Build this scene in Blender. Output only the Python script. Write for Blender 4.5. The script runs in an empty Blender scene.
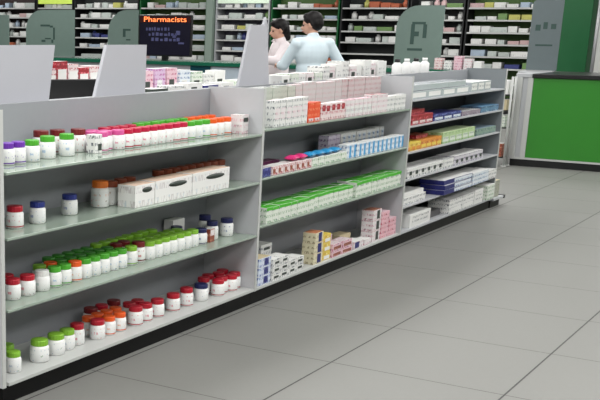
import bpy, bmesh, math, random
from mathutils import Vector, Matrix
random.seed(7)
SC = bpy.context.scene
COL = SC.collection
PI = math.pi

# ------------------------------------------------------------------ materials
def lin(c):
    return tuple(((x/255)/12.92 if x/255 <= .04045 else ((x/255+.055)/1.055)**2.4) for x in c) + (1,)
_m = {}
def nodes(name):
    m = bpy.data.materials.new(name); m.use_nodes = True
    nt = m.node_tree; b = nt.nodes['Principled BSDF']
    return m, nt, b
def N(nt, t, **kw):
    n = nt.nodes.new(t)
    for k, v in kw.items(): setattr(n, k, v)
    return n
def mat(name, rgb, rough=.5, vary=.08, scale=30, metal=0, spec=.5, emit=None, estr=0, trans=0):
    """plain surface with a little procedural variation"""
    if name in _m: return _m[name]
    m, nt, b = nodes(name)
    tc = N(nt, 'ShaderNodeTexCoord'); no = N(nt, 'ShaderNodeTexNoise'); no.inputs['Scale'].default_value = scale
    mx = N(nt, 'ShaderNodeMix', data_type='RGBA')
    c = lin(rgb)
    mx.inputs[6].default_value = tuple(x*(1-vary) for x in c[:3])+(1,)
    mx.inputs[7].default_value = tuple(min(1, x*(1+vary)) for x in c[:3])+(1,)
    nt.links.new(tc.outputs['Object'], no.inputs['Vector']); nt.links.new(no.outputs['Fac'], mx.inputs[0])
    nt.links.new(mx.outputs[2], b.inputs['Base Color'])
    b.inputs['Roughness'].default_value = rough; b.inputs['Metallic'].default_value = metal
    b.inputs['Specular IOR Level'].default_value = spec
    b.inputs['Transmission Weight'].default_value = trans
    if emit:
        b.inputs['Emission Color'].default_value = lin(emit); b.inputs['Emission Strength'].default_value = estr
    _m[name] = m
    return m
def printed(name, paper, ink, ink2, rows=70, cover=.5, band=None, rough=.4):
    """paper with rows of illegible small print (procedural), optional coloured band between two heights (object z)"""
    if name in _m: return _m[name]
    m, nt, b = nodes(name)
    L = nt.links.new
    tc = N(nt, 'ShaderNodeTexCoord'); sp = N(nt, 'ShaderNodeSeparateXYZ'); L(tc.outputs['Object'], sp.inputs[0])
    mp = N(nt, 'ShaderNodeMapping'); mp.inputs['Scale'].default_value = (170, 170, rows); L(tc.outputs['Object'], mp.inputs[0])
    no = N(nt, 'ShaderNodeTexNoise'); no.inputs['Scale'].default_value = 1; no.inputs['Detail'].default_value = 0; L(mp.outputs[0], no.inputs['Vector'])
    sn = N(nt, 'ShaderNodeMath', operation='MULTIPLY'); sn.inputs[1].default_value = rows*3.2; L(sp.outputs[2], sn.inputs[0])
    s2 = N(nt, 'ShaderNodeMath', operation='SINE'); L(sn.outputs[0], s2.inputs[0])
    g1 = N(nt, 'ShaderNodeMath', operation='GREATER_THAN'); g1.inputs[1].default_value = .15; L(s2.outputs[0], g1.inputs[0])
    g2 = N(nt, 'ShaderNodeMath', operation='GREATER_THAN'); g2.inputs[1].default_value = 1-cover; L(no.outputs['Fac'], g2.inputs[0])
    ml = N(nt, 'ShaderNodeMath', operation='MULTIPLY'); L(g1.outputs[0], ml.inputs[0]); L(g2.outputs[0], ml.inputs[1])
    n2 = N(nt, 'ShaderNodeTexNoise'); n2.inputs['Scale'].default_value = 28; n2.inputs['Detail'].default_value = 1; L(tc.outputs['Object'], n2.inputs['Vector'])
    g3 = N(nt, 'ShaderNodeMath', operation='GREATER_THAN'); g3.inputs[1].default_value = .6; L(n2.outputs['Fac'], g3.inputs[0])
    inkmix = N(nt, 'ShaderNodeMix', data_type='RGBA'); inkmix.inputs[6].default_value = lin(ink); inkmix.inputs[7].default_value = lin(ink2); L(g3.outputs[0], inkmix.inputs[0])
    mx = N(nt, 'ShaderNodeMix', data_type='RGBA'); mx.inputs[6].default_value = lin(paper); L(inkmix.outputs[2], mx.inputs[7]); L(ml.outputs[0], mx.inputs[0])
    out = mx.outputs[2]
    if band:
        z0, z1, rgb = band
        a = N(nt, 'ShaderNodeMath', operation='GREATER_THAN'); a.inputs[1].default_value = z0; L(sp.outputs[2], a.inputs[0])
        c = N(nt, 'ShaderNodeMath', operation='LESS_THAN'); c.inputs[1].default_value = z1; L(sp.outputs[2], c.inputs[0])
        d = N(nt, 'ShaderNodeMath', operation='MULTIPLY'); L(a.outputs[0], d.inputs[0]); L(c.outputs[0], d.inputs[1])
        m2 = N(nt, 'ShaderNodeMix', data_type='RGBA'); L(out, m2.inputs[6]); m2.inputs[7].default_value = lin(rgb); L(d.outputs[0], m2.inputs[0])
        out = m2.outputs[2]
    L(out, b.inputs['Base Color']); b.inputs['Roughness'].default_value = rough
    _m[name] = m
    return m

def floor_material():
    m, nt, b = nodes('floor_tiles'); L = nt.links.new
    tc = N(nt, 'ShaderNodeTexCoord'); sp = N(nt, 'ShaderNodeSeparateXYZ'); L(tc.outputs['Object'], sp.inputs[0])
    def joint(axis, off, size, w):
        a = N(nt, 'ShaderNodeMath', operation='SUBTRACT'); a.inputs[1].default_value = off; L(sp.outputs[axis], a.inputs[0])
        d = N(nt, 'ShaderNodeMath', operation='DIVIDE'); d.inputs[1].default_value = size; L(a.outputs[0], d.inputs[0])
        r = N(nt, 'ShaderNodeMath', operation='ROUND'); L(d.outputs[0], r.inputs[0])
        s = N(nt, 'ShaderNodeMath', operation='SUBTRACT'); L(d.outputs[0], s.inputs[0]); L(r.outputs[0], s.inputs[1])
        ab = N(nt, 'ShaderNodeMath', operation='ABSOLUTE'); L(s.outputs[0], ab.inputs[0])
        lt = N(nt, 'ShaderNodeMath', operation='LESS_THAN'); lt.inputs[1].default_value = w/size; L(ab.outputs[0], lt.inputs[0])
        return lt.outputs[0], r.outputs[0]
    jy, iy = joint(1, -.036, .814, .0042)
    jx, ix = joint(0, .635, .8, .0034)
    n1 = N(nt, 'ShaderNodeTexNoise'); n1.inputs['Scale'].default_value = 1.3; n1.inputs['Detail'].default_value = 4; L(tc.outputs['Object'], n1.inputs['Vector'])
    n2 = N(nt, 'ShaderNodeTexNoise'); n2.inputs['Scale'].default_value = 40; n2.inputs['Detail'].default_value = 3; L(tc.outputs['Object'], n2.inputs['Vector'])
    mixn = N(nt, 'ShaderNodeMath', operation='MULTIPLY_ADD'); mixn.inputs[1].default_value = .35; L(n2.outputs['Fac'], mixn.inputs[0]); L(n1.outputs['Fac'], mixn.inputs[2])
    base = N(nt, 'ShaderNodeMix', data_type='RGBA'); base.inputs[6].default_value = lin((117, 117, 114)); base.inputs[7].default_value = lin((127, 127, 124)); L(mixn.outputs[0], base.inputs[0])
    m1 = N(nt, 'ShaderNodeMix', data_type='RGBA'); L(jx, m1.inputs[0]); L(base.outputs[2], m1.inputs[6]); m1.inputs[7].default_value = lin((78, 77, 75))
    m2 = N(nt, 'ShaderNodeMix', data_type='RGBA'); L(jy, m2.inputs[0]); L(m1.outputs[2], m2.inputs[6]); m2.inputs[7].default_value = lin((50, 50, 49))
    L(m2.outputs[2], b.inputs['Base Color'])
    rr = N(nt, 'ShaderNodeMapRange'); rr.inputs['To Min'].default_value = .48; rr.inputs['To Max'].default_value = .6; b.inputs['Specular IOR Level'].default_value = .3; L(n1.outputs['Fac'], rr.inputs['Value']); L(rr.outputs[0], b.inputs['Roughness'])
    bp = N(nt, 'ShaderNodeBump'); bp.inputs['Strength'].default_value = .3; bp.inputs['Distance'].default_value = .002; bp.invert = True
    ad = N(nt, 'ShaderNodeMath', operation='MAXIMUM'); L(jx, ad.inputs[0]); L(jy, ad.inputs[1]); L(ad.outputs[0], bp.inputs['Height']); L(bp.outputs[0], b.inputs['Normal'])
    return m

M_gond = mat('grey_laminate', (144, 147, 152), .5, .03)
M_edge = mat('pale_edge_trim', (186, 188, 186), .4, .03)
M_glass = mat('pale_green_shelf_glass', (146, 160, 148), .1, .06, 8)
M_metalshelf = mat('pale_metal_shelf', (178, 180, 184), .4, .04)
M_kick = mat('black_kick_plate', (9, 9, 10), .5, .2, 30, 0, .2)
M_kickb = mat('brown_black_kick_plate', (20, 19, 16), .5, .2, 30, 0, .2)
M_white = mat('white_plastic', (236, 236, 235), .32, .02)
M_board = mat('white_board', (176, 177, 184), .45, .03, 6)
M_steel = mat('brushed_steel', (170, 170, 172), .35, .05, 40, metal=.6)
M_black = mat('black_plastic', (12, 12, 14), .35, .2)
M_dark = mat('dark_board', (24, 25, 27), .55, .2)
M_green = mat('green_counter_panel', (48, 129, 39), .3, .04, 5)
M_dkgreen = mat('dark_green_paint', (8, 92, 46), .45, .08, 6)
M_teal = mat('teal_glass_edge', (26, 94, 72), .2, .1)
M_frost = mat('frosted_green_acrylic', (112, 132, 125), .45, .06, 12, trans=.12)
M_frost2 = mat('frosted_grey_acrylic', (98, 110, 113), .45, .06, 12, trans=.1)
M_frostd = mat('etched_dark_green', (48, 74, 68), .5, .1)

# ------------------------------------------------------------------ mesh helpers
class MB:
    def __init__(s): s.bm = bmesh.new(); s.mi = 0
    def _tag(s, faces, mi):
        for f in faces: f.material_index = mi
    def box(s, x0, x1, y0, y1, z0, z1, bev=0, mi=0, topmi=None, skew=None):
        vs = [s.bm.verts.new(v) for v in ((x0,y0,z0),(x1,y0,z0),(x1,y1,z0),(x0,y1,z0),(x0,y0,z1),(x1,y0,z1),(x1,y1,z1),(x0,y1,z1))]
        fs = [s.bm.faces.new([vs[i] for i in q]) for q in ((3,2,1,0),(4,5,6,7),(0,1,5,4),(1,2,6,5),(2,3,7,6),(3,0,4,7))]
        s._tag(fs, mi)
        if topmi is not None: fs[1].material_index = topmi
        if bev:
            es = list({e for f in fs for e in f.edges})
            bmesh.ops.bevel(s.bm, geom=es, offset=bev, segments=2, affect='EDGES', profile=.5)
        return s
    def lathe(s, prof, seg=24, c=(0,0,0), mi=0, knurl=0, smooth=True):
        rings = []
        for r, z in prof:
            ring = []
            for k in range(seg):
                a = 2*PI*k/seg
                rr = r*(1-(knurl if k % 2 else 0)) if r > 1e-6 else 0
                ring.append(s.bm.verts.new((c[0]+rr*math.cos(a), c[1]+rr*math.sin(a), c[2]+z)))
            rings.append(ring)
        for i in range(len(rings)-1):
            for k in range(seg):
                f = s.bm.faces.new((rings[i][k], rings[i][(k+1) % seg], rings[i+1][(k+1) % seg], rings[i+1][k])); f.material_index = mi; f.smooth = smooth
        for ring, rev in ((rings[0], True), (rings[-1], False)):
            f = s.bm.faces.new(ring[::-1] if rev else ring); f.material_index = mi
        return s
    def prism(s, pts, axis, a0, a1, mi=0):
        """polygon extruded along an axis; pts are the two other coordinates in order"""
        def v(p, a):
            return {'x': (a, p[0], p[1]), 'y': (p[0], a, p[1]), 'z': (p[0], p[1], a)}[axis]
        A = [s.bm.verts.new(v(p, a0)) for p in pts]; B = [s.bm.verts.new(v(p, a1)) for p in pts]
        n = len(pts); fs = [s.bm.faces.new(A), s.bm.faces.new(B[::-1])]
        for i in range(n): fs.append(s.bm.faces.new((A[i], B[i], B[(i+1) % n], A[(i+1) % n])))
        s._tag(fs, mi); bmesh.ops.recalc_face_normals(s.bm, faces=fs)
        return s
    def capsule(s, a, b, r1, r2, seg=14, sx=1):
        a = Vector(a); b = Vector(b); d = b-a; L = d.length
        q = Vector((0,0,1)).rotation_difference(d.normalized() if L > 1e-6 else Vector((0,0,1))).to_matrix()
        prof = []
        for i in range(0, 5): t = -PI/2+i*PI/8; prof.append((r1*math.cos(t), r1*math.sin(t)))
        for i in range(0, 5): t = i*PI/8; prof.append((r2*math.cos(t), L+r2*math.sin(t)))
        rings = []
        for r, z in prof:
            if r < 1e-5: rings.append([s.bm.verts.new(a+q @ Vector((0,0,z)))])
            else: rings.append([s.bm.verts.new(a+q @ Vector((r*math.cos(2*PI*k/seg)*sx, r*math.sin(2*PI*k/seg), z))) for k in range(seg)])
        for i in range(len(rings)-1):
            A, B = rings[i], rings[i+1]
            for k in range(seg):
                k2 = (k+1) % seg
                vs = [A[k % len(A)], A[k2 % len(A)], B[k2 % len(B)], B[k % len(B)]]
                u = []
                for x in vs:
                    if x not in u: u.append(x)
                if len(u) > 2: s.bm.faces.new(u).smooth = True
        return s
    def ball(s, c, r, seg=16):
        """ellipsoid; r is one radius or three"""
        if not hasattr(r, '__len__'): r = (r, r, r)
        mtx = Matrix.Translation(c) @ Matrix.Diagonal((*r, 1))
        g = bmesh.ops.create_uvsphere(s.bm, u_segments=seg, v_segments=max(8, seg//2), radius=1, matrix=mtx)
        for v in g['verts']:
            for f in v.link_faces: f.smooth = True
        return s
    def mesh(s, name, *mats):
        me = bpy.data.meshes.new(name); s.bm.normal_update(); s.bm.to_mesh(me); s.bm.free()
        for m in mats: me.materials.append(m)
        return me
def link(name, me, parent=None, loc=(0,0,0), rz=0):
    o = bpy.data.objects.new(name, me); COL.objects.link(o); o.location = loc; o.rotation_euler = (0,0,rz)
    if parent: o.parent = parent
    return o
def obj(name, mb, m, parent=None, loc=(0,0,0), rz=0):
    ms = m if isinstance(m, (list, tuple)) else [m]
    return link(name, mb.mesh(name, *ms), parent, loc, rz)
def tag(o, label=None, cat=None, group=None, kind=None):
    if label: o['label'] = label
    if cat: o['category'] = cat
    if group: o['group'] = group
    if kind: o['kind'] = kind
    return o
def thing(name, label, cat, loc=(0,0,0), rz=0, group=None):
    return tag(link(name, None, None, loc, rz), label, cat, group)
def struct(name, mb, m): return tag(obj(name, mb, m), kind='structure')
def words(i):
    o = ['first','second','third','fourth','fifth','sixth','seventh','eighth','ninth','tenth','eleventh','twelfth','thirteenth','fourteenth','fifteenth','sixteenth','seventeenth','eighteenth','nineteenth','twentieth']
    t = {20:'twenty',30:'thirty',40:'forty'}
    if i <= 20: return o[i-1]
    return t[i//10*10]+'-'+o[i % 10-1] if i % 10 else {30:'thirtieth',40:'fortieth'}[i]

# ------------------------------------------------------------------ room shell
struct('floor', MB().box(-6, 19.3, -7, 18.5, -.1, 0), floor_material())
M_wall = mat('pale_wall_paint', (196, 198, 194), .7, .03, 3)
struct('wall_back', MB().box(18.6, 18.8, -7, 18.5, 0, 3.2), M_wall)
struct('wall_left', MB().box(-6, 18.6, 18.3, 18.5, 0, 3.2), M_wall)
struct('wall_right', MB().box(-6, 18.6, -7, -6.8, 0, 3.2), M_wall)
struct('wall_front', MB().box(-6, -5.8, -6.8, 18.3, 0, 3.2), M_wall)
struct('ceiling', MB().box(-6, 18.8, -7, 18.5, 3.2, 3.3), mat('ceiling_paint', (222, 222, 218), .8, .02))

# ------------------------------------------------------------------ the shelving run (three bays)
DEPTH = .30
DX = [0, 2.203, 4.475, 6.765]
SHELF = [[.963, .700, .402], [.985, .716, .446], [1.041, .859, .671, .474, .277]]
TH = [.012, .012, .012]
M_sidep = mat('pale_grey_laminate', (184, 185, 189), .5, .03)
M_endp = mat('mid_grey_laminate', (126, 132, 136), .4, .05)
M_backshade = mat('shade_darkened_laminate', (66, 68, 71), .55, .08)  # shade between the end bay's shelves, painted into the laminate colour
def gondola(i, label):
    x0, x1 = DX[i], DX[i+1]
    g = thing('display_gondola', label, 'shelving', (x0, 0, 0), group='bays of the grey shelving run')
    w = x1-x0
    e = .011
    obj('base_deck', MB().box(e, w-e, -.036, DEPTH, .088, .104, .002), M_edge if i < 2 else M_metalshelf, g)
    obj('kick_plate', MB().box(e+.001, w+e-.001, 0, .05, 0, .086), M_kick if i < 2 else M_kickb, g)
    if i < 2: obj('back_panel', MB().box(e, w-e, DEPTH, DEPTH+.018, .0, 1.205), M_gond, g)
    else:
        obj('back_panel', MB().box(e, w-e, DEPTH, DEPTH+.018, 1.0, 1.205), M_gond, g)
        obj('shaded_lower_back_panel', MB().box(e, w-e, DEPTH, DEPTH+.018, .0, .999), M_backshade, g)  # lower part of the back, split off to carry the painted shade
    def side(x, name='side_panel'):
        p = obj(name, MB().prism([(-.032, .088), (.62, .088), (.62, 1.16), (.316, 1.16), (.316, 1.216), (-.032, 1.218)], 'x', x-e+.001, x+e-.001), M_endp if i == 2 else M_sidep, g)
        obj('front_edge', MB().box(x-e, x+e, -.038, -.0325, .088, 1.219, .001), M_edge, p)
    if i == 0: side(-.020)
    side(w if i < 2 else w-.0)
    gl = M_glass if i < 2 else M_metalshelf
    for z in SHELF[i]:
        s = obj('shelf', MB().box(e, w-e, -.036, DEPTH-.002, z, z+TH[i], .002), gl, g)
        for k in range(3):
            xx = .12+(w-.24)*k/2
            obj('bracket', MB().prism([(DEPTH-.003, z-.05), (DEPTH-.003, z-.001), (.1, z-.001), (.1, z-.008)], 'x', xx-.003, xx+.003), M_steel, s)
    obj('top_board', MB().box(e, w-e, DEPTH+.018, .62, 1.163, 1.179, .002), M_gond, g)
    r = obj('rear_panel', MB().box(e, w-e, .58, .60, .0, 1.16), M_gond, g)
    return g
gondola(0, 'grey shelving bay with glass shelves full of colourful capped pill bottles')
gondola(1, 'middle grey shelving bay of small cartons and green topped packs')
gondola(2, 'six level shelving bay of flat boxes at the run\'s far end')

# ------------------------------------------------------------------ bottles
CAPS = {'red': (176, 20, 42), 'dark red': (112, 22, 26), 'crimson': (186, 16, 60), 'pink': (206, 84, 148), 'purple': (108, 50, 168),
        'green': (74, 166, 42), 'lime': (128, 182, 50), 'dark green': (52, 128, 36), 'orange': (232, 92, 26), 'amber': (212, 110, 34), 'white': (230, 230, 228), 'navy': (26, 32, 84), 'blue': (34, 48, 128), 'brown': (124, 58, 34)}
INKS = {'red': ((200, 90, 100), (120, 120, 130)), 'dark red': ((180, 80, 80), (120, 120, 130)), 'crimson': ((200, 60, 90), (130, 150, 140)), 'pink': ((200, 90, 120), (110, 110, 120)),
        'purple': ((120, 100, 170), (90, 130, 90)), 'green': ((120, 160, 200), (120, 150, 130)), 'lime': ((150, 170, 190), (120, 150, 120)), 'dark green': ((120, 160, 130), (150, 120, 120)),
        'orange': ((220, 140, 100), (130, 130, 140)), 'amber': ((220, 130, 80), (140, 130, 120)), 'white': ((150, 180, 170), (150, 140, 150)), 'navy': ((90, 110, 150), (150, 170, 160)), 'blue': ((80, 100, 160), (150, 170, 180)), 'brown': ((170, 120, 90), (120, 120, 120))}
INKS = {k: tuple(tuple(int(c*.55+226*.45) for c in q) for q in v) for k, v in INKS.items()}
_bot = {}
def bottle_meshes(cap, r, h, base):
    k = (cap, r, h, base)
    if k in _bot: return _bot[k]
    ch = h*.26; bh = h-ch
    body = MB().lathe([(r*.86, 0), (r*.97, .003), (r, .008), (r, bh*.86), (r*.97, bh*.93), (r*.86, bh-.002), (r*.80, bh), (r*.80, bh+.004)], 28).mesh('body', M_white)
    capm = MB().lathe([(r*.87, bh), (r*.91, bh+.002), (r*.91, h-.004), (r*.86, h-.001), (r*.70, h)], 36, knurl=.035, smooth=False).mesh('cap', mat(cap.replace(' ', '_')+'_cap', CAPS[cap], .35, .06, 60))
    ink, ink2 = INKS[cap]
    band = {1: (bh*.10, bh*.17, CAPS[cap]), 0: None, 2: (.0, bh*.06, (40, 34, 36))}[base]
    lab = MB().lathe([(r*1.004, bh*.10), (r*1.012, bh*.105), (r*1.012, bh*.80), (r*1.004, bh*.805)], 28).mesh('label', printed('label_'+cap+str(base), (226, 227, 226), ink, ink2, 75, .36, band))
    _bot[k] = (body, capm, lab)
    return _bot[k]
SHN = {0: 'top shelf', 1: 'second shelf', 2: 'third shelf', 3: 'bottom shelf'}
ROWN = {0: 'front row', 1: 'second row', 2: 'third row'}
FY = {0: .125, 1: .100, 2: .085, 3: .072}
ZT = {0: .963+.012, 1: .700+.012, 2: .402+.012, 3: .104}
_cnt = {}; _put = {}
def bottle(lv, row, x, cap, r=.034, h=.092, dy=0, base=None):
    if base is None: base = random.choice((0, 1, 1))
    n = _cnt[(lv, row, cap)] = _cnt.get((lv, row, cap), 0)+1
    y = FY[lv]+row*.072+dy; q = _put.setdefault(lv, []); tries = 0
    while any((x-a)**2+(y-b)**2 < (r+c+.003)**2 for a, b, c in q):
        y += .004; tries += 1
        if y > DEPTH-r-.004: y = FY[lv]+row*.072+dy; x += .012
    q.append((x, y, r))
    t = thing('pill_bottle', f'{words(n)} {cap}-capped white bottle from the near end, {ROWN[row]}, {SHN[lv]}', 'bottle',
              (x, y, ZT[lv]+.0004), random.uniform(-.5, .5)-.6, f'{cap}-capped bottles on the {SHN[lv]}')
    for nm, me in zip(('body', 'cap', 'label'), bottle_meshes(cap, r, h, base)): link(nm, me, t)
    return t
def run(lv, row, x0, x1, cap, step=.0735, **kw):
    n = max(1, round((x1-x0)/step)+1)
    for k in range(n):
        bottle(lv, row, x0+(x1-x0)*k/max(1, n-1), cap if isinstance(cap, str) else cap[k % len(cap)], **kw)

# top shelf
bottle(0, 0, .205, 'purple', .033); bottle(0, 0, .279, 'purple', .033)
bottle(0, 0, .372, 'green', .034); bottle(0, 0, .505, 'green', .036, .098, .02); bottle(0, 0, .645, 'green', .036, .098, .02)
bottle(0, 1, .570, 'dark red', .038, .112, .035); bottle(0, 1, .690, 'dark red', .038, .108, .035); bottle(0, 1, .815, 'dark red', .038, .105, .01)
run(0, 0, .885, 1.02, 'pink', .07); run(0, 0, 1.095, 1.60, 'crimson'); run(0, 0, 1.675, 1.83, 'green', .076); run(0, 0, 1.905, 2.06, 'orange', .077)
run(0, 1, 1.075, 1.30, 'crimson', .0745, dy=.045); run(0, 1, 1.375, 1.80, 'green', .0745, dy=.048, h=.095); run(0, 1, 1.875, 2.10, 'orange', .0745, dy=.048, h=.095)
run(0, 1, .905, .97, 'pink', .075, h=.088)
# second shelf
bottle(1, 0, .222, 'red', .038, .094, 0, 1); bottle(1, 0, .376, 'blue', .036, .093, .0, 2); bottle(1, 0, .645, 'blue', .037, .093, .028, 2); bottle(1, 0, .915, 'amber', .043, .124, .05, 0)
bottle(1, 0, 1.005, 'brown', .036, .114, .05, 0)
run(1, 0, 1.10, 1.18, 'brown', .08, h=.114, dy=.06, base=0); run(1, 1, 1.46, 2.10, 'brown', .0755, h=.118, dy=.0, base=0)
# third shelf
bottle(2, 0, .178, 'red', .036, .090, -.005, 2); bottle(2, 0, .278, 'red', .036, .090, -.005, 2); bottle(2, 1, .225, 'red', .036, .09, -.004)
bottle(2, 0, .385, 'white', .036, .090, 0, 0); run(2, 0, .475, .55, 'green', .075); bottle(2, 0, .630, 'orange'); run(2, 0, .705, 1.00, 'green', .074, base=0); bottle(2, 0, 1.09, 'lime'); bottle(2, 0, 1.172, 'dark red', .036, .1, .01); run(2, 0, 1.25, 1.68, 'lime', .0735, base=0)
bottle(2, 1, .46, 'lime'); bottle(2, 1, .54, 'orange'); run(2, 1, .615, .99, 'dark green', .075); run(2, 1, 1.065, 1.14, 'dark red', .075, h=.1); run(2, 1, 1.215, 1.64, 'lime', .0742)
run(2, 2, .62, .92, 'dark green', .075); run(2, 2, 1.0, 1.50, 'lime', .075, h=.1)
bottle(2, 0, 1.765, 'navy', .036, .085); bottle(2, 0, 1.925, 'navy', .034, .102, .02, 0); bottle(2, 0, 2.07, 'navy', .038, .100, .01, 2); bottle(2, 1, 1.985, 'navy', .036, .120, .03)
bottle(2, 1, 1.70, 'navy', .034, .094, .02)
# bottom shelf
bottle(3, 0, .145, 'lime', .034, .092, -.02, 2); bottle(3, 1, .205, 'lime', .036, .094, -.005); bottle(3, 0, .338, 'lime', .043, .100, -.01, 0); bottle(3, 0, .470, 'lime', .042, .096, .0, 2); bottle(3, 0, .567, 'lime', .038, .094, .01, 0)
bottle(3, 0, .658, 'red', .036, .100, .02, 2)
bottle(3, 0, .795, 'red', .038, .094, .0, 2); run(3, 0, .89, .98, 'orange', .08, base=1); run(3, 1, .82, 1.05, 'orange', .077); bottle(3, 2, .94, 'dark red', .038, .100)
bottle(3, 2, 1.04, 'red', .036, .096); bottle(3, 2, 1.14, 'dark red', .038, .1)
bottle(3, 0, 1.118, 'red', .038, .096, -.004); run(3, 0, 1.215, 1.325, 'red', .1, r=.037, dy=.0); bottle(3, 1, 1.15, 'red', .036); bottle(3, 1, 1.25, 'red', .036)
bottle(3, 0, 1.480, 'red', .038, .092, .0, 1); bottle(3, 0, 1.615, 'red', .038, .098, .0, 1); bottle(3, 0, 1.770, 'navy', .041, .092, .0, 2)
run(3, 0, 1.925, 2.15, 'red', .0775, r=.037, base=1, dy=-.018); run(3, 1, 1.90, 2.15, 'red', .0775, r=.037, h=.096, dy=-.012)

# ------------------------------------------------------------------ cartons
PAPERS = {}
def carton_meshes(w, d, h, body, top, lab, labz=(.15, .85), labx=(.1, .9)):
    k = (w, d, h, body.name, top.name, lab.name if lab else None, labz, labx)
    if k in PAPERS: return PAPERS[k]
    bm = MB().box(-w/2, w/2, -d/2, d/2, 0, h, .0015, topmi=1)
    b = bm.mesh('carton_body', body, top)
    l = None
    if lab: l = MB().box(-w/2+w*labx[0], -w/2+w*labx[1], -d/2-.0012, -d/2-.0001, h*labz[0], h*labz[1]).mesh('label', lab)
    f = MB().box(-w/2+.004, w/2-.004, -d/2+.002, -d/2+.008, h, h+.0008).mesh('top_flap', top)
    PAPERS[k] = (b, l, f)
    return PAPERS[k]
def carton(name, label, x, y, z, w, d, h, body, top, lab=None, rz=0, group=None, cat='box', **kw):
    t = thing(name, label, cat, (x, y, z+.0004), rz, group)
    b, l, f = carton_meshes(round(w, 4), round(d, 4), round(h, 4), body, top, lab, **kw)
    link('carton_body', b, t)
    if l: link('label', l, t)
    link('top_flap', f, t)
    return t
P = lambda n, paper, ink, ink2, rows=60, cover=.45: printed(n, paper, ink, ink2, rows, cover)
W_soft = P('white_soft_print', (226, 226, 224), (200, 196, 196), (196, 204, 210), 30)
W_plain = mat('white_card', (228, 228, 226), .5, .03)
W_grey = P('white_print_grey', (222, 222, 220), (130, 134, 140), (90, 96, 104))
W_pink = P('white_print_pink', (222, 216, 217), (208, 164, 176), (150, 120, 128))
W_blue = P('white_print_blue', (218, 224, 230), (70, 110, 160), (150, 190, 210))
W_green = P('white_print_green', (216, 222, 212), (120, 160, 120), (120, 120, 140))
W_red = P('white_print_red', (222, 206, 206), (180, 60, 80), (110, 40, 60))
C_green = mat('bright_green_card', (70, 178, 38), .45, .1, 50)
C_or = P('orange_red_print', (222, 78, 40), (240, 150, 110), (190, 40, 30))
C_navy = P('navy_print', (34, 38, 110), (120, 130, 190), (20, 24, 70))
C_navyp = mat('navy_card', (30, 34, 104), .45, .08)
C_dk = mat('dark_label', (44, 54, 48), .5, .15)
C_pinkc = mat('hot_pink_film', (222, 60, 128), .3, .12, 20)
C_blue = mat('sky_blue_film', (52, 150, 206), .3, .15, 20)
C_red = P('deep_red_print', (150, 26, 38), (220, 110, 120), (90, 14, 24))
C_yel = P('yellow_print', (222, 196, 84), (180, 120, 40), (240, 230, 170))
C_oran = P('orange_print', (214, 140, 56), (170, 70, 40), (240, 200, 120))
C_lgreen = P('pale_green_print', (176, 200, 148), (110, 150, 100), (220, 226, 206))
C_beige = mat('beige_card', (196, 182, 148), .55, .05)
C_pinkl = P('pale_pink_print', (222, 190, 200), (190, 100, 130), (150, 120, 150))
C_brown = P('brown_red_print', (140, 70, 52), (200, 150, 120), (80, 34, 30))
C_clear = mat('clear_film_pack', (184, 190, 195), .15, .06, 25)

# bottle bay: the cartons standing among the bottles
carton('white_carton', 'white carton with dark label standing last on the top shelf of the bottles', 2.148, .085, ZT[0], .072, .075, .102, W_pink, W_plain, C_dk, labz=(.62, .84), labx=(.2, .86))
carton('white_carton', 'grey printed small carton between dark red and pink caps, top shelf', .815, .115, ZT[0], .055, .05, .084, W_grey, W_plain, C_dk, labz=(.15, .5), labx=(.4, .9))
for k, (xa, xb, y, lab) in enumerate(((.975, 1.145, .04, 'first wide white carton after the amber capped bottle, second shelf'),
                                      (1.152, 1.495, .04, 'middle wide white carton with dark oval label, second shelf'),
                                      (1.502, 1.885, .04, 'last wide white carton with dark oval label, second shelf'))):
    t = carton('white_carton', lab, (xa+xb)/2, y, ZT[1], xb-xa, .10, .105+.003*k, W_soft, mat('peach_card', (224, 196, 176), .5, .05), None, group='wide white cartons on the second shelf')
    w = xb-xa
    m = MB().lathe([(.001, 0), (.05, 0), (.05, .001), (.001, .001)], 24); bmesh.ops.scale(m.bm, vec=(w*.5/.1, .26, 1), verts=m.bm.verts)
    bmesh.ops.rotate(m.bm, cent=(0, 0, 0), matrix=Matrix.Rotation(PI/2, 3, 'X'), verts=m.bm.verts)
    obj('oval_label', m, C_dk, t, (w*.1, -.0501, .078))
carton('medicine_carton', 'brown printed carton beside the navy capped bottles, third shelf', 1.85, .085, ZT[2], .05, .05, .072, C_brown, W_plain, W_pink, labz=(.5, .95))
carton('white_carton', 'plain white carton behind the navy capped bottles, third shelf', 1.765, .252, ZT[2], .12, .06, .118, W_plain, W_plain)

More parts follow.
